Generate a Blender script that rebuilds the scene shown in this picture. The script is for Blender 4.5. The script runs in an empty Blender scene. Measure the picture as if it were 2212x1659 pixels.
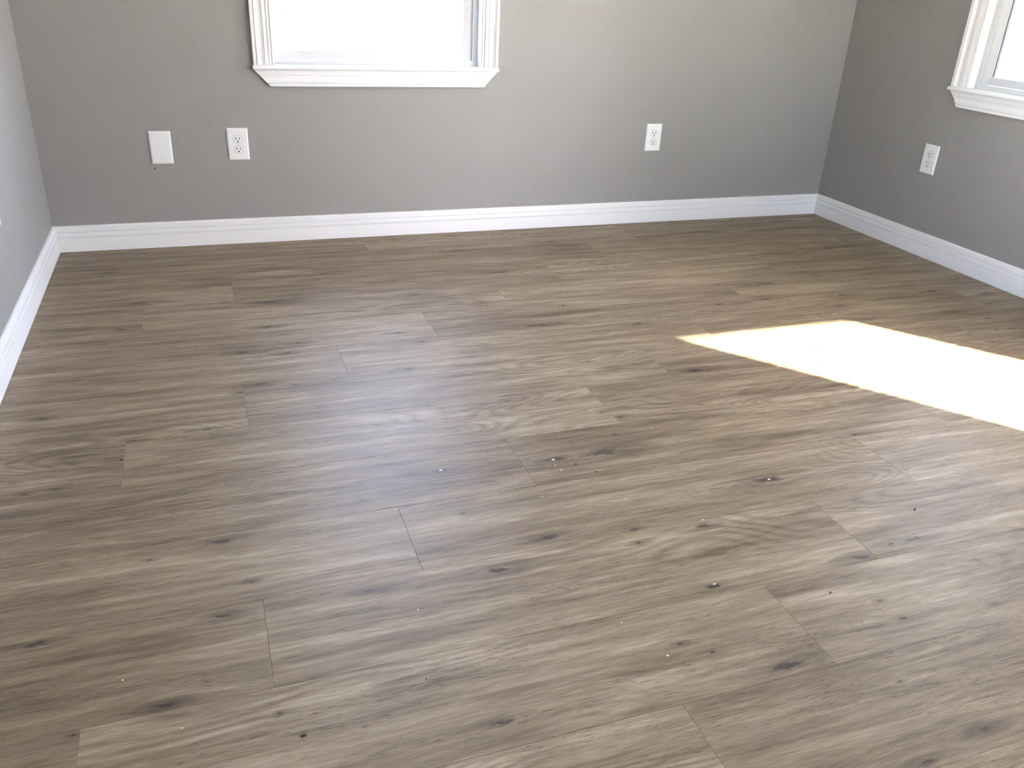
import bpy, bmesh, math, random
from mathutils import Vector, Matrix
S = bpy.context.scene
C = S.collection
R = math.radians

# ------------------------------------------------------------------ camera
cam = bpy.data.objects.new('camera', bpy.data.cameras.new('camera'))
C.objects.link(cam)
S.camera = cam
cam.data.sensor_width = 36.0
cam.data.lens = 1833.99 * 36.0 / 2212.0
cam.data.clip_start = 0.05
right = Vector((0.9423, -0.3318, 0.0446)).normalized()
fwd = Vector((0.3173, 0.8425, -0.4352)).normalized()
up = right.cross(fwd).normalized()
right = fwd.cross(up).normalized()
m = Matrix((right, up, -fwd)).transposed().to_4x4()
m.translation = Vector((0.5706, -3.6235, 1.0666))
cam.matrix_world = m

# ------------------------------------------------------------------ colour management, sky, sun
S.view_settings.view_transform = 'Standard'
S.view_settings.look = 'None'
S.view_settings.gamma = 1.0
S.view_settings.use_curve_mapping = False
S.view_settings.exposure = 0.78
SUN_EL = R(27.8)
SUN_AZ = Vector((0.765, -1.0, 0)).normalized()          # horizontal direction towards the sun
SKY_STRENGTH = 3.2
SUN_STRENGTH = 75.0

world = bpy.data.worlds.new('sky')
S.world = world
world.use_nodes = True
nt = world.node_tree
nt.nodes.clear()
sky = nt.nodes.new('ShaderNodeTexSky')
sky.sky_type = 'NISHITA'
sky.sun_disc = False
sky.sun_elevation = SUN_EL
sky.sun_rotation = math.atan2(SUN_AZ.x, SUN_AZ.y)
sky.air_density = 1.2
sky.dust_density = 0.6
hs = nt.nodes.new('ShaderNodeHueSaturation')
hs.inputs['Saturation'].default_value = 0.55
bg = nt.nodes.new('ShaderNodeBackground')
bg.inputs['Strength'].default_value = SKY_STRENGTH
out = nt.nodes.new('ShaderNodeOutputWorld')
nt.links.new(sky.outputs[0], hs.inputs['Color'])
tint = nt.nodes.new('ShaderNodeMix'); tint.data_type = 'RGBA'; tint.blend_type = 'MULTIPLY'; tint.inputs[0].default_value = 1.0; tint.inputs[7].default_value = (1.03, 0.95, 1.12, 1)
nt.links.new(hs.outputs[0], tint.inputs[6])
nt.links.new(tint.outputs[2], bg.inputs['Color'])
nt.links.new(bg.outputs[0], out.inputs['Surface'])

sl = bpy.data.lights.new('sun', 'SUN')
sl.energy = SUN_STRENGTH
sl.angle = R(0.53)
sl.color = (1.0, 0.94, 0.84)
sun = bpy.data.objects.new('sun', sl)
C.objects.link(sun)
sd = Vector((SUN_AZ.x * math.cos(SUN_EL), SUN_AZ.y * math.cos(SUN_EL), math.sin(SUN_EL)))
sun.rotation_euler = sd.to_track_quat('Z', 'Y').to_euler()
sun.location = (8, -8, 8)

# ------------------------------------------------------------------ helpers
def link(o, parent=None):
    C.objects.link(o)
    if parent is not None:
        o.parent = parent
    return o

def mesh_obj(name, verts, faces, mat, parent=None, smooth=False):
    me = bpy.data.meshes.new(name)
    me.from_pydata([tuple(v) for v in verts], [], faces)
    bm = bmesh.new(); bm.from_mesh(me)
    bmesh.ops.recalc_face_normals(bm, faces=bm.faces)
    bm.to_mesh(me); bm.free()
    if smooth:
        for p in me.polygons: p.use_smooth = True
    me.materials.append(mat)
    return link(bpy.data.objects.new(name, me), parent)

def structure(o):
    o['kind'] = 'structure'
    return o

class MB:
    def __init__(s): s.v = []; s.f = []
    def add(s, v, f):
        n = len(s.v); s.v += [Vector(x) for x in v]; s.f += [tuple(i + n for i in q) for q in f]
        return s
    def box(s, a, b):
        x0, y0, z0 = a; x1, y1, z1 = b
        return s.add([(x0,y0,z0),(x1,y0,z0),(x1,y1,z0),(x0,y1,z0),(x0,y0,z1),(x1,y0,z1),(x1,y1,z1),(x0,y1,z1)],
              [(0,3,2,1),(4,5,6,7),(0,1,5,4),(1,2,6,5),(2,3,7,6),(3,0,4,7)])
    def build(s, name, mat, parent=None, smooth=False):
        return mesh_obj(name, s.v, s.f, mat, parent, smooth)

def empty(name, loc=(0,0,0)):
    o = bpy.data.objects.new(name, None)
    o.empty_display_size = 0.05
    o.location = loc
    return link(o)

class Frame:
    """local frame: s along the wall, u up, n out of the wall into the room"""
    def __init__(s, O, Sd, U, N):
        s.O, s.S, s.U, s.N = Vector(O), Vector(Sd), Vector(U), Vector(N)
    def __call__(s, a, b, c):
        return s.O + s.S * a + s.U * b + s.N * c

def sweep(F, prof, p0, d, w, L0, L1, k0=0.0, k1=0.0):
    """sweep profile [(q,t)] : q across (direction w in s/u plane), t out of wall,
    along d from L0 to L1, ends slanted by k*q"""
    v = []; f = []; n = len(prof)
    for (L, k) in ((L0, k0), (L1, k1)):
        for q, t in prof:
            a = L + k * q
            v.append(F(p0[0] + d[0]*a + w[0]*q, p0[1] + d[1]*a + w[1]*q, t))
    for i in range(n):
        j = (i + 1) % n
        f.append((i, j, n + j, n + i))
    f.append(tuple(range(n))); f.append(tuple(range(2*n - 1, n - 1, -1)))
    return v, f

# ------------------------------------------------------------------ materials
def new_mat(name):
    mt = bpy.data.materials.new(name); mt.use_nodes = True
    t = mt.node_tree
    return mt, t, t.nodes['Principled BSDF']

def srgb(r, g, b):
    f = lambda c: ((c/255 + 0.055)/1.055)**2.4 if c/255 > 0.04045 else c/255/12.92
    return (f(r), f(g), f(b), 1)

def nd(t, typ, **kw):
    n = t.nodes.new(typ)
    for k, v in kw.items():
        if k == 'op': n.operation = v
        elif k.startswith('i_'): n.inputs[k[2:].replace('_', ' ')].default_value = v
        else: setattr(n, k, v)
    return n

def painted(name, col, rough, bump_scale=0, bump=0.0, dist=0.001, spec=0.5):
    mt, t, b = new_mat(name)
    b.inputs['Base Color'].default_value = col
    b.inputs['Roughness'].default_value = rough
    b.inputs['Specular IOR Level'].default_value = spec
    tc = nd(t, 'ShaderNodeTexCoord')
    n2 = nd(t, 'ShaderNodeTexNoise'); n2.inputs['Scale'].default_value = 1.7; n2.inputs['Detail'].default_value = 3
    t.links.new(tc.outputs['Object'], n2.inputs['Vector'])
    mx = nd(t, 'ShaderNodeMix', data_type='RGBA')
    mx.inputs[6].default_value = col
    mx.inputs[7].default_value = tuple(c * 0.955 for c in col[:3]) + (1,)
    t.links.new(n2.outputs['Fac'], mx.inputs[0])
    t.links.new(mx.outputs[2], b.inputs['Base Color'])
    if bump:
        n = nd(t, 'ShaderNodeTexNoise'); n.inputs['Scale'].default_value = bump_scale; n.inputs['Detail'].default_value = 2
        t.links.new(tc.outputs['Object'], n.inputs['Vector'])
        mr = nd(t, 'ShaderNodeMapRange'); mr.inputs[1].default_value = 0.42; mr.inputs[2].default_value = 0.72
        t.links.new(n.outputs['Fac'], mr.inputs[0])
        bp = nd(t, 'ShaderNodeBump'); bp.inputs['Strength'].default_value = bump; bp.inputs['Distance'].default_value = dist
        t.links.new(mr.outputs[0], bp.inputs['Height'])
        t.links.new(bp.outputs[0], b.inputs['Normal'])
    return mt

M_wall = painted('greige_wall_paint', srgb(157, 155, 152), 0.55, 190, 0.30, 0.0011, 0.35)
M_ceil = painted('white_ceiling_paint', srgb(235, 233, 228), 0.8, 120, 0.5, 0.002, 0.3)
M_trim = painted('white_trim_paint', srgb(248, 248, 249), 0.32, 0, 0, 0, 0.5)
M_vinyl = painted('white_window_vinyl', srgb(220, 221, 223), 0.28)
M_plate = painted('white_plastic', srgb(247, 247, 248), 0.25)
M_dark = painted('dark_hole_shade', (0.004, 0.004, 0.004, 1), 0.7)  # black stands for the shade inside slots and holes
M_spacer = painted('dark_window_gasket', (0.035, 0.045, 0.06, 1), 0.5)
M_screw = painted('white_painted_screw', srgb(222, 222, 222), 0.3)
M_metal = painted('satin_nickel', (0.5, 0.48, 0.45, 1), 0.3); M_metal.node_tree.nodes['Principled BSDF'].inputs['Metallic'].default_value = 1
M_fleck = painted('white_paint_fleck', srgb(235, 235, 232), 0.6)
M_crumb = painted('dark_crumb', srgb(62, 48, 36), 0.8)
M_under = painted('underlay', srgb(104, 90, 74), 0.9)
M_conc = painted('pale_concrete', srgb(188, 184, 176), 0.9, 60, 0.3)
M_brown = painted('brown_stucco', srgb(122, 106, 90), 0.9, 90, 0.5)
M_ext = painted('exterior_stucco', srgb(205, 200, 190), 0.9, 90, 0.5)

# lawn
M_lawn, t, b = new_mat('lawn_grass')
tc = nd(t, 'ShaderNodeTexCoord'); n = nd(t, 'ShaderNodeTexNoise'); n.inputs['Scale'].default_value = 2.5; n.inputs['Detail'].default_value = 6
cr = nd(t, 'ShaderNodeValToRGB')
cr.color_ramp.elements[0].color = (0.16, 0.21, 0.10, 1); cr.color_ramp.elements[1].color = (0.24, 0.31, 0.16, 1)
t.links.new(tc.outputs['Object'], n.inputs['Vector']); t.links.new(n.outputs['Fac'], cr.inputs[0]); t.links.new(cr.outputs[0], b.inputs['Base Color'])
b.inputs['Roughness'].default_value = 0.9

# clear pane: mostly transmits, reflects by Fresnel
M_glass = bpy.data.materials.new('window_glass'); M_glass.use_nodes = True
t = M_glass.node_tree; t.nodes.clear()
o_ = nd(t, 'ShaderNodeOutputMaterial'); tr = nd(t, 'ShaderNodeBsdfTransparent'); gl = nd(t, 'ShaderNodeBsdfGlossy')
tr.inputs['Color'].default_value = (0.95, 0.97, 0.96, 1); gl.inputs['Roughness'].default_value = 0.02
geo = nd(t, 'ShaderNodeNewGeometry'); dt = nd(t, 'ShaderNodeVectorMath', operation='DOT_PRODUCT'); mixs = nd(t, 'ShaderNodeMixShader')
t.links.new(geo.outputs['Incoming'], dt.inputs[0]); t.links.new(geo.outputs['Normal'], dt.inputs[1])
ab = nd(t, 'ShaderNodeMath', op='ABSOLUTE'); t.links.new(dt.outputs['Value'], ab.inputs[0])
om = nd(t, 'ShaderNodeMath', op='SUBTRACT'); om.inputs[0].default_value = 1.0; t.links.new(ab.outputs[0], om.inputs[1])
p5 = nd(t, 'ShaderNodeMath', op='POWER'); p5.inputs[1].default_value = 5.0; t.links.new(om.outputs[0], p5.inputs[0])
sch = nd(t, 'ShaderNodeMath', op='MULTIPLY_ADD'); sch.inputs[1].default_value = 0.96; sch.inputs[2].default_value = 0.04; t.links.new(p5.outputs[0], sch.inputs[0])
t.links.new(sch.outputs[0], mixs.inputs[0]); t.links.new(tr.outputs[0], mixs.inputs[1]); t.links.new(gl.outputs[0], mixs.inputs[2]); t.links.new(mixs.outputs[0], o_.inputs[0])

# oak-look vinyl plank. Each plank carries its own seed, tone and up to six knots (x, y, half length)
NK = 6
def plank_material():
    mt, t, b = new_mat('oak_vinyl_plank')
    L = t.links.new
    tc = nd(t, 'ShaderNodeTexCoord')
    sep = nd(t, 'ShaderNodeSeparateXYZ'); L(tc.outputs['Object'], sep.inputs[0])
    x = sep.outputs[0]; y = sep.outputs[1]
    def att(name):
        a = nd(t, 'ShaderNodeAttribute'); a.attribute_type = 'OBJECT'; a.attribute_name = name; return a
    def M(op, a, b2=None, c=None, clamp=False):
        n = nd(t, 'ShaderNodeMath', op=op); n.use_clamp = clamp
        for i, q in enumerate((a, b2, c)):
            if q is None: continue
            if isinstance(q, (int, float)): n.inputs[i].default_value = q
            else: L(q, n.inputs[i])
        return n.outputs[0]
    def comb(a, b2, c):
        n = nd(t, 'ShaderNodeCombineXYZ')
        for i, q in enumerate((a, b2, c)):
            if isinstance(q, (int, float)): n.inputs[i].default_value = q
            else: L(q, n.inputs[i])
        return n.outputs[0]
    def noise(vec, detail=2, rough=0.5, dist=0.0):
        n = nd(t, 'ShaderNodeTexNoise'); n.inputs['Scale'].default_value = 1.0
        n.inputs['Detail'].default_value = detail; n.inputs['Roughness'].default_value = rough; n.inputs['Distortion'].default_value = dist
        L(vec, n.inputs['Vector']); return n.outputs['Fac']
    def rng(v, a, b2, c=0.0, d=1.0, smooth=False):
        n = nd(t, 'ShaderNodeMapRange'); n.interpolation_type = 'SMOOTHSTEP' if smooth else 'LINEAR'
        n.inputs[1].default_value = a; n.inputs[2].default_value = b2; n.inputs[3].default_value = c; n.inputs[4].default_value = d
        L(v, n.inputs[0]); return n.outputs[0]
    seed = att('seed').outputs['Fac']; tone = att('tone').outputs['Fac']
    # ragged edge for the knots
    w1 = noise(comb(M('MULTIPLY', x, 42), M('MULTIPLY', y, 150), seed), 4, 0.7)
    w1c = M('SUBTRACT', w1, 0.5)
    knot = None; halo = None; shift = None
    for i in range(NK):
        a = att('knot_%d' % i)
        s3 = nd(t, 'ShaderNodeSeparateXYZ'); L(a.outputs['Vector'], s3.inputs[0])
        r = M('MAXIMUM', M('MULTIPLY', s3.outputs[2], 1.25), 0.0005)
        dx = M('DIVIDE', M('SUBTRACT', x, s3.outputs[0]), r)
        dyr = M('SUBTRACT', y, s3.outputs[1])
        dy = M('DIVIDE', dyr, M('ADD', M('MULTIPLY', r, 0.22), 0.0022))
        d = M('SQRT', M('ADD', M('MULTIPLY', dx, dx), M('MULTIPLY', dy, dy)))
        dw = M('ADD', d, M('MULTIPLY', w1c, 2.6))
        k = rng(dw, 0.30, 0.85, 1.0, 0.0, True)
        # long soft stain trailing along the grain
        dx2 = M('MULTIPLY', dx, 0.36); dy2 = M('MULTIPLY', dy, 0.42)
        d2 = M('ADD', M('ADD', M('MULTIPLY', dx2, dx2), M('MULTIPLY', dy2, dy2)), M('MULTIPLY', w1c, 1.2))
        h = rng(d2, 0.0, 1.25, 1.0, 0.0, True)
        g = M('EXPONENT', M('MULTIPLY', M('ADD', M('MULTIPLY', dx2, dx2), M('MULTIPLY', M('MULTIPLY', dy, dy), 0.16)), -1.0))
        sh = M('MULTIPLY', M('MULTIPLY', dyr, g), 0.72)
        knot = k if knot is None else M('MAXIMUM', knot, k)
        halo = h if halo is None else M('MAXIMUM', halo, h)
        shift = sh if shift is None else M('ADD', shift, sh)
    # slow wander of the grain direction
    wan = M('MULTIPLY', M('SUBTRACT', noise(comb(M('MULTIPLY', x, 1.6), M('MULTIPLY', y, 5.0), M('ADD', seed, 3.3)), 1), 0.5), 0.030)
    yw = M('ADD', M('SUBTRACT', y, shift), wan)
    broad = noise(comb(M('MULTIPLY', x, 2.2), M('MULTIPLY', yw, 22), M('ADD', seed, 7.1)), 4, 0.62, 0.35)
    mid = noise(comb(M('MULTIPLY', x, 6.0), M('MULTIPLY', yw, 80), M('ADD', seed, 11.7)), 5, 0.68, 0.12)
    fine = noise(comb(M('MULTIPLY', x, 26), M('MULTIPLY', yw, 320), M('ADD', seed, 17.9)), 3, 0.6)
    # cathedral figure: contour lines of a slow field
    fld = noise(comb(M('MULTIPLY', x, 1.5), M('MULTIPLY', yw, 7.0), M('ADD', seed, 23.0)), 1, 0.4)
    fld2 = M('ADD', fld, M('MULTIPLY', mid, 0.018))
    ring = M('ABSOLUTE', M('SINE', M('MULTIPLY', fld2, 75.0)))
    figm = rng(noise(comb(M('MULTIPLY', x, 1.1), M('MULTIPLY', y, 4.0), M('ADD', seed, 31.0)), 1), 0.50, 0.66, 0.0, 1.0, True)
    # pores: short dark dashes
    por = noise(comb(M('MULTIPLY', x, 48), M('MULTIPLY', yw, 520), M('ADD', seed, 41.0)), 1)
    porm = noise(comb(M('MULTIPLY', x, 3), M('MULTIPLY', yw, 22), M('ADD', seed, 47.0)), 2)
    pore = M('MULTIPLY', rng(por, 0.60, 0.72, 0, 1), rng(porm, 0.46, 0.62, 0.12, 1))
    v = M('ADD', M('MULTIPLY', M('SUBTRACT', broad, 0.5), 1.25), 0.5)
    v = M('ADD', v, M('MULTIPLY', M('SUBTRACT', mid, 0.5), 0.95))
    v = M('ADD', v, M('MULTIPLY', M('SUBTRACT', fine, 0.5), 0.50))
    v = M('ADD', v, M('MULTIPLY', M('MULTIPLY', M('SUBTRACT', ring, 0.6), figm), 0.23))
    v = M('ADD', v, tone)
    v = M('SUBTRACT', v, M('MULTIPLY', pore, 0.42))
    ramp = nd(t, 'ShaderNodeValToRGB')
    e = ramp.color_ramp.elements
    e[0].position = 0.12; e[0].color = srgb(92, 76, 59)
    e[1].position = 0.90; e[1].color = srgb(178, 161, 138)
    q = e.new(0.36); q.color = srgb(122, 105, 84)
    q = e.new(0.60); q.color = srgb(147, 129, 106)
    L(v, ramp.inputs[0])
    m1 = nd(t, 'ShaderNodeMix', data_type='RGBA'); m1.inputs[7].default_value = srgb(92, 77, 63)
    L(M('MULTIPLY', halo, rng(mid, 0.30, 0.66, 0.95, 0.15)), m1.inputs[0]); L(ramp.outputs[0], m1.inputs[6])
    m2 = nd(t, 'ShaderNodeMix', data_type='RGBA'); m2.inputs[7].default_value = srgb(48, 38, 30)
    L(M('MULTIPLY', knot, att('knot_depth').outputs['Fac']), m2.inputs[0]); L(m1.outputs[2], m2.inputs[6])
    L(m2.outputs[2], b.inputs['Base Color'])
    rr = M('ADD', M('MULTIPLY', mid, 0.10), 0.40)
    L(rr, b.inputs['Roughness'])
    b.inputs['Specular IOR Level'].default_value = 0.5
    bp = nd(t, 'ShaderNodeBump'); bp.inputs['Strength'].default_value = 0.35; bp.inputs['Distance'].default_value = 0.0004
    L(M('SUBTRACT', M('ADD', mid, M('MULTIPLY', fine, 0.5)), pore), bp.inputs['Height']); L(bp.outputs[0], b.inputs['Normal'])
    return mt
M_plank = plank_material()

# ------------------------------------------------------------------ room dimensions
W = 3.5863          # left wall to right wall
YE = -2.45          # where the right wall ends and the room widens
XA = 5.55           # far side of the wider part
YF = -4.32          # inner face of the front wall
H = 2.44
TW = 0.12
W1 = dict(a=0.880, b=1.716, z0=0.700, z1=2.03)       # window_1 opening on the back wall (x)
W2 = dict(a=0.780, b=1.80, z0=0.720, z1=2.12)       # window_2 opening on the right wall (-y)
D1 = dict(a=4.13, b=5.155, z1=2.10)                  # patio door opening in the front wall (x)
LIN = 0.012

def wall_with_hole(name, F, L0, L1, holes, mat, z1=H, extra=0.0):
    """wall in the s/u plane of frame F, thickness TW behind it; holes=[(a,b,z0,z1)]"""
    mb = MB()
    cur = L0
    def seg(a, b, c, d):
        if b - a < 1e-5 or d - c < 1e-5: return
        v = [F(a, c, 0), F(b, c, 0), F(b, c, -TW), F(a, c, -TW), F(a, d, 0), F(b, d, 0), F(b, d, -TW), F(a, d, -TW)]
        mb.add(v, [(0,3,2,1),(4,5,6,7),(0,1,5,4),(1,2,6,5),(2,3,7,6),(3,0,4,7)])
    for a, b, c, d in sorted(holes):
        seg(cur, a, -0.02, z1); seg(a, b, -0.02, c); seg(a, b, d, z1); cur = b
    seg(cur, L1, -0.02, z1)
    o = mb.build(name, mat)
    bm = bmesh.new(); bm.from_mesh(o.data)
    bmesh.ops.remove_doubles(bm, verts=bm.verts, dist=1e-5)
    bm.to_mesh(o.data); bm.free()
    return structure(o)

FB = Frame((0, 0, 0), (1, 0, 0), (0, 0, 1), (0, -1, 0))          # back wall, seen from the room
FR = Frame((W, 0, 0), (0, -1, 0), (0, 0, 1), (-1, 0, 0))         # right wall, s runs towards the viewer
FL = Frame((0, 0, 0), (0, -1, 0), (0, 0, 1), (1, 0, 0))          # left wall
FF = Frame((0, YF, 0), (1, 0, 0), (0, 0, 1), (0, 1, 0))          # front wall (behind the camera)
FA = Frame((0, YE, 0), (1, 0, 0), (0, 0, 1), (0, -1, 0))         # wall of the wider part, beyond the right wall's end
FX = Frame((XA, 0, 0), (0, -1, 0), (0, 0, 1), (-1, 0, 0))        # far right

wall_back = wall_with_hole('wall_back', FB, -TW, W + TW, [(W1['a']-LIN, W1['b']+LIN, W1['z0']-LIN, W1['z1']+LIN)], M_wall)
W6 = dict(a=2.85, b=3.75, z0=0.75, z1=2.05)  # opening of an added window, out of view
wall_left = wall_with_hole('wall_left', FL, 0, -YF + TW, [(W6['a']-LIN, W6['b']+LIN, W6['z0']-LIN, W6['z1']+LIN)], M_wall)
wall_right = wall_with_hole('wall_right', FR, 0, -YE - TW, [(W2['a']-LIN, W2['b']+LIN, W2['z0']-LIN, W2['z1']+LIN)], M_wall)
wall_alcove = wall_with_hole('wall_alcove', FA, W, XA + TW, [], M_wall)
W4 = dict(a=3.30, b=3.90, z0=0.92, z1=2.05)  # opening of an added fill window in the wider part
wall_far = wall_with_hole('wall_far_right', FX, -YE, -YF + TW, [(W4['a']-LIN, W4['b']+LIN, W4['z0']-LIN, W4['z1']+LIN)], M_wall)
W5 = dict(a=2.55, b=3.45, z0=0.85, z1=2.10)  # opening of the added front fill window
wall_front = wall_with_hole('wall_front', FF, 0, XA, [(W5['a']-LIN, W5['b']+LIN, W5['z0']-LIN, W5['z1']+LIN), (D1['a']-LIN, D1['b']+LIN, -0.02, D1['z1']+LIN)], M_wall)

structure(MB().box((-TW, YF - TW, H), (W + TW, TW, H + 0.12)).box((W + TW, YF - TW, H), (XA + TW, YE + TW, H + 0.12)).build('ceiling', M_ceil))

structure(MB().box((-0.45, YF - 0.45, H + 0.121), (XA + 0.35, 0.35, 3.35)).build('sun_block_roof', M_ext))  # unseen roof block added to keep sun out of the side window

# nail hole and little paint bump under the blank plate
nh = MB()
N_ = 10
cx, cz = 0.398, 0.316
nh.add([FB(cx + 0.0022*math.cos(2*math.pi*i/N_), cz + 0.0022*math.sin(2*math.pi*i/N_), -0.004) for i in range(N_)] +
       [FB(cx + 0.0028*math.cos(2*math.pi*i/N_), cz + 0.0028*math.sin(2*math.pi*i/N_), 0.0006) for i in range(N_)],
       [tuple(range(N_))] + [(i, (i+1) % N_, N_+(i+1) % N_, N_+i) for i in range(N_)] + [tuple(range(N_, 2*N_))])
nh.build('nail_hole', M_dark, wall_back)

# ------------------------------------------------------------------ floor
floor = structure(MB().box((-TW, YF - TW, -0.12), (XA + TW, TW, -0.0065)).build('floor', M_under))
KN = [(1.441,-2.742,0.0376,1),(1.039,-2.352,0.0265,1),(0.524,-2.107,0.031,0.85),(0.518,-2.337,0.0196,0.8),(0.428,-2.524,0.0206,0.7),(0.929,-2.715,0.021,0.8),(0.625,-2.647,0.003,1),(0.595,-2.594,0.0041,0.7),(1.026,-1.96,0.0316,0.9),(1.308,-1.983,0.0331,0.95),(1.436,-1.985,0.0678,0.35),(1.771,-2.207,0.0469,0.95),(1.518,-2.332,0.0238,0.8),(1.432,-2.518,0.0187,0.9),(1.366,-2.303,0.0146,0.6),(1.354,-2.347,0.0119,0.5),(1.24,-2.532,0.0068,0.8),(2.141,-2.075,0.0249,0.6),(1.921,-1.608,0.0423,1),(1.581,-1.151,0.0385,0.9),(1.923,-1.218,0.0255,0.9),(2.863,-1.125,0.0373,0.8),(2.768,-1.223,0.0314,0.8),(2.323,-1.108,0.0296,0.9),(2.531,-1.099,0.0269,0.5),(3.257,-1.172,0.0243,0.7),(3.159,-1.38,0.0227,0.7),(2.645,-0.94,0.0522,0.5),(1.635,-0.589,0.0361,0.9),(1.56,-0.272,0.0386,0.8),(2.004,-0.231,0.031,0.8),(2.06,-0.3,0.0348,0.9),(2.841,-0.234,0.0297,0.7),(0.438,-0.261,0.0374,0.8),(0.748,-0.734,0.0459,1),(1.255,-0.768,0.0368,0.6),(0.32,-0.652,0.044,0.5),(0.277,-0.885,0.0285,0.8),(0.717,-0.967,0.0199,0.9),(0.629,-1.156,0.0264,0.9),(0.751,-1.189,0.0187,0.9),(0.798,-1.116,0.0206,0.5),(1.117,-1.109,0.0203,0.9),(1.167,-1.196,0.027,0.9),(1.081,-1.387,0.0224,0.9),(0.658,-1.384,0.0233,0.9),(0.609,-1.428,0.0156,0.9),(0.515,-1.619,0.0186,0.9),(0.122,-1.458,0.0151,0.9),(0.34,-1.631,0.0179,0.6),(0.297,-2.547,0.0052,0.9),(1.732,-2.703,0.0104,0.8),(1.94,-2.719,0.0054,0.8),(1.61,-2.831,0.0047,0.9),(1.725,-2.647,0.0063,0.9),(1.943,-2.503,0.0352,0.45),(1.88,-2.503,0.0119,0.5),(1.787,-2.522,0.0289,0.7),(1.669,-2.957,0.0222,0.6),(1.087,-1.634,0.0048,0.8),(1.534,-2.98,0.0211,0.5),(0.211,-2.321,0.0329,0.4),(1.628,-1.463,0.0085,0.7),(1.567,-1.822,0.0086,0.7),(1.508,-1.907,0.0059,0.7),(1.529,-1.785,0.0062,0.7),(0.799,-1.568,0.0094,0.5),(0.826,-2.038,0.0049,0.8),(1.028,-2.146,0.0146,0.3),(0.578,-2.252,0.0092,0.4),(1.287,-2.64,0.0073,0.8),(1.332,-2.674,0.0056,0.6),(0.391,-2.132,0.0093,0.5),(0.787,-2.341,0.0209,0.35),(1.177,-2.277,0.0284,0.3),(0.756,-1.417,0.0074,0.6),(1.286,-2.48,0.0096,0.3),(1.74,-0.993,0.0082,0.6),(0.968,-0.473,0.017,0.4),(0.197,-0.301,0.0207,0.5),(1.146,-0.055,0.025,0.6),(0.108,-0.171,0.0146,0.5),(1.598,-0.067,0.0244,0.5),(2.642,-0.276,0.0265,0.4),(0.71,-2.518,0.0097,0.6),(0.592,-2.518,0.0087,0.6)]
Y0, P, LP = -0.7191, 0.2273, 1.2245
JO = {0: 1.853, 1: 1.563, 2: 1.235, 3: 0.907, 4: 0.613, 5: 0.326, 6: 1.225, 7: 0.897, 8: 0.592, 9: 0.305, 10: 1.220, 11: 0.907, 12: 0.61, 13: 0.31, 14: 0.0, 15: 0.9, -1: 0.93, -2: 1.19, -3: 0.6}
TONE = {}
rnd = random.Random(11)
GAP, BV, TH = 0.00018, 0.0005, 0.006
used = set()
def plank(x0, x1, y0, y1, row):
    x0 += GAP; x1 -= GAP; y0 += GAP; y1 -= GAP
    w, d = x1 - x0, y1 - y0
    v = [(0,0,-TH),(w,0,-TH),(w,d,-TH),(0,d,-TH), (0,0,-BV*0.7),(w,0,-BV*0.7),(w,d,-BV*0.7),(0,d,-BV*0.7),
         (BV,BV,0),(w-BV,BV,0),(w-BV,d-BV,0),(BV,d-BV,0)]
    f = [(0,3,2,1),(0,1,5,4),(1,2,6,5),(2,3,7,6),(3,0,4,7),(4,5,9,8),(5,6,10,9),(6,7,11,10),(7,4,8,11),(8,9,10,11)]
    o = mesh_obj('plank', v, f, M_plank, floor)
    o.location = (x0, y0, 0)
    o['seed'] = rnd.uniform(0, 60)
    o['tone'] = rnd.uniform(-0.05, 0.05)
    ks = [(i, k) for i, k in enumerate(KN) if x0 <= k[0] <= x1 and y0 <= k[1] <= y1]
    ks.sort(key=lambda q: -q[1][2] * q[1][3])
    vis = len(ks) > 0
    ks = [q[1] for q in ks[:NK]]
    if not vis:
        for _ in range(rnd.choice((1, 2, 2, 3))):
            if w < 0.2: break
            ks.append((x0 + rnd.uniform(0.1, max(0.11, w - 0.1)), y0 + rnd.uniform(0.03, max(0.031, d - 0.03)), rnd.uniform(0.006, 0.02), 0.6))
    mean = sum(k[3] for k in ks) / len(ks) if ks else 0.7
    o['knot_depth'] = 0.62 + 0.3 * mean
    for i in range(NK):
        if i < len(ks):
            k = ks[i]
            o['knot_%d' % i] = (k[0] - x0, k[1] - y0, k[2] * (0.72 + 0.28 * k[3]))
        else:
            o['knot_%d' % i] = (-50.0, -50.0, 0.001)
    return o
row = -3
while True:
    ytop = Y0 - P * (row - 1); ybot = Y0 - P * row
    if ytop < YF: break
    yt = min(ytop, 0.0); yb = max(ybot, YF)
    if yt - yb > 0.004:
        xr = XA if (yt + yb) / 2 < YE else W
        j = JO.get(row, rnd.uniform(0, LP)) % LP
        xs = [0.0] + ([j] if j > 0.03 else [])
        while xs[-1] + (0 if len(xs) == 1 and j <= 0.03 else 0) < xr:
            nx = (j + LP * (len(xs) - (1 if j > 0.03 else 0))) if not (j <= 0.03) else j + LP * len(xs)
            if nx >= xr - 0.01: break
            xs.append(nx)
        xs.append(xr)
        for a, b2 in zip(xs[:-1], xs[1:]):
            plank(a, b2, yb, yt, row)
    row += 1

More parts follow.
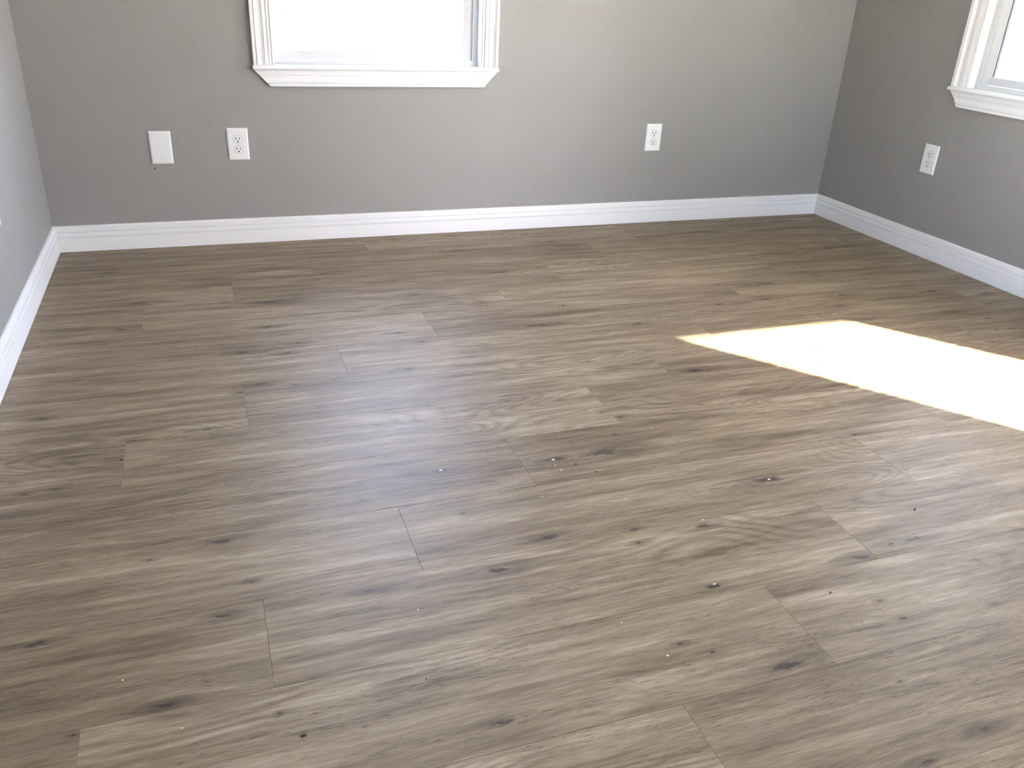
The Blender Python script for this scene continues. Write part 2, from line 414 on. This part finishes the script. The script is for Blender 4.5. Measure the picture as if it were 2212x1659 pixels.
# ------------------------------------------------------------------ baseboards
BH, BT = 0.1037, 0.0135
BP = [(0.0015, 0.0), (0.0015, BT), (0.0555, BT), (0.0568, BT-0.0012), (0.0574, BT-0.0065), (0.0604, BT-0.0065), (0.0612, BT-0.0012), (0.0640, BT-0.0008),
      (0.0785, BT-0.0022), (0.0790, BT-0.0070), (0.0812, BT-0.0070), (0.0818, BT-0.0030), (0.0985, BT-0.0042), (0.1020, BT-0.0062), (BH, BT-0.0090), (BH, 0.0)]
def baseboard(name, F, L0, L1, m0, m1):
    """m: +1 inside-corner mitre, 0 square, -1 outside"""
    v = []; n = len(BP)
    for (L, mm, sg) in ((L0, m0, 1), (L1, m1, -1)):
        for z, tt in BP:
            v.append(F(L + sg * mm * tt, z, tt))
    f = [(i, (i+1) % n, n+(i+1) % n, n+i) for i in range(n)] + [tuple(range(n)), tuple(range(2*n-1, n-1, -1))]
    o = mesh_obj(name, v, f, M_trim)
    structure(o)
    return o
baseboard('baseboard_back', FB, 0, W, 1, 1)
baseboard('baseboard_left', FL, 0, -YF, 1, 1)
baseboard('baseboard_right', FR, 0, -YE, 1, -1)
baseboard('baseboard_alcove', FA, W, XA, -1, 1)
baseboard('baseboard_far_right', FX, -YE, -YF, 1, 1)
baseboard('baseboard_front', FF, 0, D1['a'] - 0.085, 1, 0)
baseboard('trim_1', FF, D1['b'] + 0.085, XA, 0, 1)

# ------------------------------------------------------------------ window casing profile (q from the opening outwards, t out of the wall)
CP = [(0, 0), (0, .0070), (.0030, .0085), (.0060, .0085), (.0068, .0045), (.0092, .0045), (.0100, .0095), (.0175, .0100), (.0180, .0055), (.0202, .0055),
      (.0215, .0130), (.0335, .0135), (.0340, .0098), (.0362, .0098), (.0370, .0138), (.0430, .0120), (.0500, .0115), (.0560, .0130), (.0610, .0165), (.0630, .0180),
      (.0636, .0125), (.0660, .0125), (.0668, .0185), (.0770, .0185), (.0790, .0170), (.0790, 0)]
CW = 0.079

def ring(F, a, b, c, d, w, t0, t1, drop=0.0, rad=0.0, nseg=4, wb=None):
    """rectangular ring between a..b, c..d, member width w, from depth t0 (front) to t1 (rear); drop = how much the inner front edge falls back"""
    wb = w if wb is None else wb
    ia, ib, ic, id_ = a + w, b - w, c + wb, d - w
    outer = [(a, c), (b, c), (b, d), (a, d)]
    inner = []
    cs = [(ia + rad, ic + rad, 180), (ib - rad, ic + rad, 270), (ib - rad, id_ - rad, 0), (ia + rad, id_ - rad, 90)]
    for cx, cy, a0 in cs:
        for i in range(nseg + 1):
            an = R(a0 + 90 * i / nseg)
            inner.append((cx + rad * math.cos(an), cy + rad * math.sin(an)))
    v = []; f = []
    nI = len(inner)
    for (tt, dr) in ((t0, drop), (t1, 0)):
        v += [F(p[0], p[1], tt) for p in outer]
        v += [F(p[0], p[1], tt - dr) for p in inner]
    off = 4 + nI
    k = nseg + 1
    for base, flip in ((0, 0), (off, 1)):
        for ci in range(4):
            for i in range(nseg):
                f.append((base + ci, base + 4 + ci*k + i, base + 4 + ci*k + i + 1))
            nx = (ci + 1) % 4
            f.append((base + ci, base + 4 + ci*k + nseg, base + 4 + nx*k, base + nx))
    for i in range(nI):
        j = (i + 1) % nI
        f.append((4 + i, 4 + j, off + 4 + j, off + 4 + i))
    for i in range(4):
        j = (i + 1) % 4
        f.append((i, j, off + j, off + i))
    return v, f

def ring_obj(name, F, *a, mat=None, parent=None, **k):
    v, f = ring(F, *a, **k)
    bm_v = v
    return mesh_obj(name, bm_v, f, mat or M_vinyl, parent)

def window(name, F, o, gasket=False):
    root = empty(name, F((o['a']+o['b'])/2, o['z0'], 0)); structure(root)
    inv = Matrix.Translation(-root.location)
    G = Frame(F.O - root.location, F.S, F.U, F.N)
    a, b, c, d = o['a'], o['b'], o['z0'], o['z1']
    # jamb lining
    ring_obj('jamb', G, a-LIN, b+LIN, c-LIN, d+LIN, LIN, -0.0005, -TW+0.002, mat=M_trim, parent=root)
    # casing legs, head, stool, apron
    zs = c + 0.004
    v, f = sweep(G, CP, (a, zs), (0, 1), (-1, 0), 0, d - zs, 0, 1); mesh_obj('casing', v, f, M_trim, root)
    v, f = sweep(G, CP, (b, zs), (0, 1), (1, 0), 0, d - zs, 0, 1); mesh_obj('casing', v, f, M_trim, root)
    v, f = sweep(G, CP, (a, d), (1, 0), (0, 1), 0, b - a, -1, 1); mesh_obj('head_casing', v, f, M_trim, root)
    # stool: rounded nosing
    SP = [(-0.028, -0.030)] + [(-0.028 - 0, 0.0)]
    st = [( -0.012, -0.028), (-0.012, 0.024), (-0.0105, 0.0275), (-0.007, 0.0295), (-0.0035, 0.0285), (0.0, 0.0255), (0.003, 0.0200), (0.004, 0.012), (0.004, -0.028)]
    v = []; n = len(st); x0, x1 = a - CW - 0.003, b + CW + 0.003
    # notch: the part behind the wall face only spans the opening
    for L in (x0, x1):
        for z, tt in st:
            LL = L
            v.append(G(LL, c + z, max(tt, 0.0)))
    f = [(i, (i+1) % n, n+(i+1) % n, n+i) for i in range(n)] + [tuple(range(n)), tuple(range(2*n-1, n-1, -1))]
    stool = MB().add(v, f)
    p = [G(a, c-0.012, 0.0), G(b, c-0.012, 0.0), G(b, c-0.012, -0.034), G(a, c-0.012, -0.034), G(a, c+0.004, 0.0), G(b, c+0.004, 0.0), G(b, c+0.004, -0.034), G(a, c+0.004, -0.034)]
    stool.add(p, [(0,3,2,1),(4,5,6,7),(0,1,5,4),(1,2,6,5),(2,3,7,6),(3,0,4,7)])
    stool.build('stool', M_trim, root)
    ap = [(q - 0.0160, tt) for q, tt in CP if q > 0.0200]
    ap = [(0.0, 0.0), (0.0, 0.0125)] + ap[1:] 
    v, f = sweep(G, ap, (a - CW - 0.001, c - 0.012), (1, 0), (0, -1), 0, (b - a) + 2*CW + 0.002, 0.95, -0.95); mesh_obj('apron', v, f, M_trim, root)
    # vinyl frame and sashes
    ring_obj('frame', G, a, b, c+0.004, d, 0.022, -0.030, -0.095, drop=0.0015, wb=0.0175, rad=0.001, parent=root)
    zm = (c + d) / 2
    for lo, hi, tz in ((c + 0.0235, zm + 0.018, -0.037), (zm - 0.018, d - 0.024, -0.062)):
        g = ring_obj('sash', G, a + 0.0235, b - 0.0235, lo, hi, 0.036, tz, tz - 0.024, drop=0.0065, rad=0.006 if not gasket else 0.002, wb=0.030, parent=root)
        x0, x1, y0, y1 = a + 0.055, b - 0.055, lo + 0.028, hi - 0.034
        for dz in (0.008, 0.020):
            pa = MB(); q = [G(x0, y0, tz-dz), G(x1, y0, tz-dz), G(x1, y1, tz-dz), G(x0, y1, tz-dz)]
            q2 = [G(x0, y0, tz-dz-0.002), G(x1, y0, tz-dz-0.002), G(x1, y1, tz-dz-0.002), G(x0, y1, tz-dz-0.002)]
            pa.add(q + q2, [(0,1,2,3),(7,6,5,4),(0,4,5,1),(1,5,6,2),(2,6,7,3),(3,7,4,0)])
            pa.build('pane', M_glass, g)
        if gasket:
            ring_obj('gasket', G, a+0.0580, b-0.0580, lo+0.026, hi-0.032, 0.0052, tz-0.0105, tz-0.0198, mat=M_spacer, parent=g, wb=0.0035)
    # sash lock on the meeting rail
    lk = MB(); xm = (a + b) / 2
    def lb(s0, s1, u0, u1, n0, n1):
        lk.add([G(s0,u0,n0),G(s1,u0,n0),G(s1,u0,n1),G(s0,u0,n1),G(s0,u1,n0),G(s1,u1,n0),G(s1,u1,n1),G(s0,u1,n1)], [(0,3,2,1),(4,5,6,7),(0,1,5,4),(1,2,6,5),(2,3,7,6),(3,0,4,7)])
    lb(xm-0.03, xm+0.03, zm+0.018, zm+0.024, -0.038, -0.056)
    lb(xm-0.008, xm+0.022, zm+0.024, zm+0.031, -0.036, -0.050)
    lk.build('sash_lock', M_vinyl, root)
    return root
window('window_1', FB, W1)
window('window_2', FR, W2, gasket=True)
window('fill_window_3', FX, W4)  # unseen window added to brighten the left wall
window('fill_window_4', FF, W5)  # unseen window added as frontal fill for the back wall
window('fill_window_5', FL, W6)  # unseen window added to lift the right wall

# ------------------------------------------------------------------ patio door behind the camera (the sun patch comes through it)
dr = empty('door_1', (D1['a'], YF, 0)); structure(dr)
G = Frame(Vector((0, 0, 0)) - Vector((D1['a'], 0, 0)), FF.S, FF.U, FF.N)
a, b, d = D1['a'], D1['b'], D1['z1']
mb = MB()
def gb(mb, s0, s1, u0, u1, n0, n1):
    mb.add([G(s0,u0,n0),G(s1,u0,n0),G(s1,u0,n1),G(s0,u0,n1),G(s0,u1,n0),G(s1,u1,n0),G(s1,u1,n1),G(s0,u1,n1)], [(0,3,2,1),(4,5,6,7),(0,1,5,4),(1,2,6,5),(2,3,7,6),(3,0,4,7)])
gb(mb, a-LIN, a, 0, d+LIN, -0.0005, -TW+0.002); gb(mb, b, b+LIN, 0, d+LIN, -0.0005, -TW+0.002); gb(mb, a, b, d, d+LIN, -0.0005, -TW+0.002)
mb.build('jamb', M_trim, dr)
v, f = sweep(G, CP, (a, 0.002), (0, 1), (-1, 0), 0, d-0.002, 0, 1); mesh_obj('casing', v, f, M_trim, dr)
v, f = sweep(G, CP, (b, 0.002), (0, 1), (1, 0), 0, d-0.002, 0, 1); mesh_obj('casing', v, f, M_trim, dr)
v, f = sweep(G, CP, (a, d), (1, 0), (0, 1), 0, b-a, -1, 1); mesh_obj('head_casing', v, f, M_trim, dr)
# leaf from n=-0.002 (room side) to n=-0.046
gx0, gx1, gz0, gz1 = 4.266, 4.992, 0.16, 1.985
leaf = MB()
gb(leaf, a+0.003, gx0, 0.012, d-0.003, -0.002, -0.046); gb(leaf, gx1, b-0.003, 0.012, d-0.003, -0.002, -0.046)
gb(leaf, gx0, gx1, 0.012, gz0, -0.002, -0.046); gb(leaf, gx0, gx1, gz1, d-0.003, -0.002, -0.046)
leaf.build('leaf', M_trim, dr)
pn = MB(); gb(pn, gx0-0.004, gx1+0.004, gz0-0.004, gz1+0.004, -0.022, -0.026); pn.build('pane', M_glass, dr)
th = MB(); gb(th, a, b, 0.0, 0.011, -0.002, -TW+0.002); th.build('threshold', M_conc, dr)
hd = MB(); gb(hd, a+0.05, a+0.075, 0.93, 1.10, 0.006, -0.002); gb(hd, a+0.055, a+0.070, 1.0, 1.015, 0.05, 0.006); gb(hd, a+0.055, a+0.16, 1.0, 1.015, 0.055, 0.042)
hd.build('handle', M_metal, dr)

# ------------------------------------------------------------------ wall plates
PW_, PH_ = 0.080, 0.1245
def plate_mesh(F, cs, cz, parent, name='cover_plate'):
    w, h = PW_/2, PH_/2
    loops = [(0, 0.0), (0, 0.0022), (0.0012, 0.0042), (0.0040, 0.0058), (0.0065, 0.0062)]
    v = []; f = []
    for inset, tt in loops:
        v += [F(cs + sx*(w-inset), cz + sz*(h-inset), tt) for sx, sz in ((-1,-1),(1,-1),(1,1),(-1,1))]
    n = len(loops)
    for k in range(n-1):
        for i in range(4):
            j = (i+1) % 4
            f.append((4*k+i, 4*k+j, 4*k+4+j, 4*k+4+i))
    f.append((4*(n-1), 4*(n-1)+1, 4*(n-1)+2, 4*(n-1)+3)); f.append((3, 2, 1, 0))
    return mesh_obj(name, v, f, M_plate, parent)
def disc(F, cs, cz, r, t0, t1, mat, parent, name, flat=None, n=24, dome=0.0):
    pts = []
    for i in range(n):
        an = 2*math.pi*i/n
        x, z = r*math.cos(an), r*math.sin(an)
        if flat: z = max(-flat, min(flat, z))
        pts.append((x, z))
    v = [F(cs+x, cz+z, t0) for x, z in pts] + [F(cs+x, cz+z, t1-dome) for x, z in pts] + [F(cs+x*0.93, cz+z*0.93, t1) for x, z in pts]
    f = [tuple(range(n))] + [(k*n+i, k*n+(i+1) % n, (k+1)*n+(i+1) % n, (k+1)*n+i) for k in (0, 1) for i in range(n)] + [tuple(range(2*n, 3*n))]
    return mesh_obj(name, v, f, mat, parent)
def fbox(F, s0, s1, u0, u1, n0, n1, mat, parent, name):
    mb = MB(); mb.add([F(s0,u0,n0),F(s1,u0,n0),F(s1,u0,n1),F(s0,u0,n1),F(s0,u1,n0),F(s1,u1,n0),F(s1,u1,n1),F(s0,u1,n1)], [(0,3,2,1),(4,5,6,7),(0,1,5,4),(1,2,6,5),(2,3,7,6),(3,0,4,7)])
    return mb.build(name, mat, parent)
def screw(G, cs, cz, parent):
    s = disc(G, cs, cz, 0.0030, 0.0060, 0.0072, M_screw, parent, 'screw', n=14, dome=0.0004)
    return s
def outlet(F, cs, cz, label, flip=1):
    root = empty('electrical_outlet', F(cs, cz, 0))
    root['label'] = label; root['category'] = 'outlet'; root['group'] = 'white duplex outlets low on the walls'
    G = Frame(F.O - root.location, F.S * 1, F.U, F.N)
    # recompute so that local origin sits at the plate centre
    plate_mesh(G, cs, cz, root)
    for dz in (0.0195, -0.0195):
        # grey disc, its colour painting the shade in the gap round the receptacle
        rim = disc(G, cs, cz+dz, 0.0181, 0.0055, 0.0063, gap_shade, root, 'receptacle_gap_shade', flat=0.0149)
        rc = disc(G, cs, cz+dz, 0.0172, 0.0055, 0.0071, M_plate, root, 'receptacle', flat=0.0140, dome=0.0005)
        for sx, hh in ((-1, 0.0050), (1, 0.0042)):
            xx = cs + flip*sx*0.0064
            fbox(G, xx-0.0014, xx+0.0014, cz+dz+0.0030-hh, cz+dz+0.0030+hh, 0.0060, 0.00725, M_dark, rc, 'slot')  # solid insert, coloured black for the shade of an open slot
        disc(G, cs, cz+dz-0.0082, 0.0030, 0.0060, 0.00725, M_dark, rc, 'ground_hole', n=14)
    screw(G, cs, cz, root)
    return root
gap_shade = painted('grey_gap_shade', srgb(150, 150, 152), 0.6)
bl = empty('blank_wall_plate', FB(0.430, 0.396, 0))
bl['label'] = 'plain white blank cover plate with no sockets on the grey back wall'; bl['category'] = 'wall plate'
G = Frame(FB.O - bl.location, FB.S, FB.U, FB.N)
plate_mesh(G, 0.430, 0.396, bl)
screw(G, 0.430, 0.396 + 0.041, bl); screw(G, 0.430, 0.396 - 0.041, bl)
outlet(FB, 0.718, 0.4045, 'white duplex outlet on the back wall beside the blank plate, under the window')
outlet(FB, 2.580, 0.4035, 'white duplex outlet on the back wall between the window and the right corner')
outlet(FR, 0.6745, 0.4135, 'white duplex outlet on the right wall below the corner of the side window')
outlet(FL, 0.893, 0.405, 'white duplex outlet on the left wall, cut by the edge of the photo')

# ------------------------------------------------------------------ small debris on the floor
fl = MB(); rn = random.Random(4)
spots = [(1.027,-1.961,5),(1.305,-1.985,5),(1.300,-2.012,2.2),(1.305,-2.035,2),(1.775,-2.207,4),(1.436,-2.512,3.2),(2.19,-1.655,3),(1.53,-2.311,2.4),(1.04,-1.62,2.2),(1.40,-2.19,2),(1.62,-1.90,2),
         (0.36,-2.45,2.2),(2.05,-1.72,1.8),(1.22,-2.13,1.8),(1.62,-2.12,1.8),(1.25,-2.66,2.4),(0.86,-2.42,2.0),(1.50,-1.77,1.8),(1.21,-2.56,1.8),(1.93,-1.93,1.6),(0.45,-2.58,1.8)]
for x, y, s in spots:
    s *= 0.0011; n = 5; a0 = rn.uniform(0, 6)
    pts = [(x + s*rn.uniform(.6, 1.3)*math.cos(a0+i*1.2566), y + s*rn.uniform(.35, .8)*math.sin(a0+i*1.2566)) for i in range(n)]
    fl.add([(p[0], p[1], 0.0001) for p in pts] + [(p[0], p[1], 0.0010) for p in pts], [tuple(range(n))] + [(i, (i+1) % n, n+(i+1) % n, n+i) for i in range(n)] + [tuple(range(n, 2*n))])
o = fl.build('paint_flecks', M_fleck); o['kind'] = 'stuff'; o['label'] = 'tiny white paint flecks scattered over the wood-look floor'; o['category'] = 'debris'
cb = MB()
for x, y, s, an in [(2.03,-2.41,4.0,0.6),(0.625,-2.649,2.8,0.2),(0.833,-2.59,1.6,1.1),(1.645,-2.60,2.2,0.3),(2.10,-2.83,2.2,2.2),(1.74,-0.995,2.2,0),(1.35,-2.02,1.6,0),(1.385,-2.065,1.8,0),(0.32,-1.72,2.2,0)]:
    s *= 0.0012; n = 6
    ca, sa = math.cos(an), math.sin(an)
    pts = [(x + s*(1.5*math.cos(i*1.047)*ca - .55*math.sin(i*1.047)*sa), y + s*(1.5*math.cos(i*1.047)*sa + .55*math.sin(i*1.047)*ca)) for i in range(n)]
    cb.add([(p[0], p[1], 0.0001) for p in pts] + [(x+(p[0]-x)*.6, y+(p[1]-y)*.6, 0.0022) for p in pts], [tuple(range(n))] + [(i, (i+1) % n, n+(i+1) % n, n+i) for i in range(n)] + [tuple(range(n, 2*n))])
o = cb.build('crumbs', M_crumb); o['kind'] = 'stuff'; o['label'] = 'small dark brown crumbs lying on the wood-look floor'; o['category'] = 'debris'

# ------------------------------------------------------------------ outdoors
GZ = -0.30
o = MB().add([(-60,-60,GZ),(60,-60,GZ),(60,60,GZ),(-60,60,GZ),(-60,-60,GZ-0.3),(60,-60,GZ-0.3),(60,60,GZ-0.3),(-60,60,GZ-0.3)], [(0,1,2,3),(7,6,5,4),(0,4,5,1),(1,5,6,2),(2,6,7,3),(3,7,4,0)]).build('lawn', M_lawn)
structure(o); o['label'] = 'bright green lawn outside the side window'
structure(MB().box((-30, TW + 0.02, GZ - 0.05), (8.5, 55, GZ + 0.04)).box((XA + TW + 0.02, YF - 6.0, GZ - 0.05), (8.5, TW + 0.02, GZ + 0.04)).box((-4, YF - 6.0, GZ - 0.05), (XA + TW + 0.02, YF - TW - 0.02, GZ + 0.04)).build('paving', M_conc))  # pale paving round the house added to keep bounced light neutral
structure(MB().box((26, -55, GZ - 0.05), (55, 55, GZ + 0.03)).build('street', M_conc))
# added, unseen: wall cutting low sky at door, porch shading the front fill window
structure(MB().box((4.6, YF-7.2, GZ), (16.0, YF-7.0, 1.9)).build('sky_block_wall', M_brown))
structure(MB().box((3.86, YF-3.0, GZ), (3.98, YF-TW, 2.30)).build('sun_block_porch_wall', M_ext))
structure(MB().box((-0.5, YF-3.0, 2.30), (3.98, YF-TW, 2.42)).build('sun_block_porch_roof', M_ceil))
structure(MB().box((-TW, YF-TW, GZ-0.01), (XA+TW, TW, -0.121)).build('foundation', M_ext))
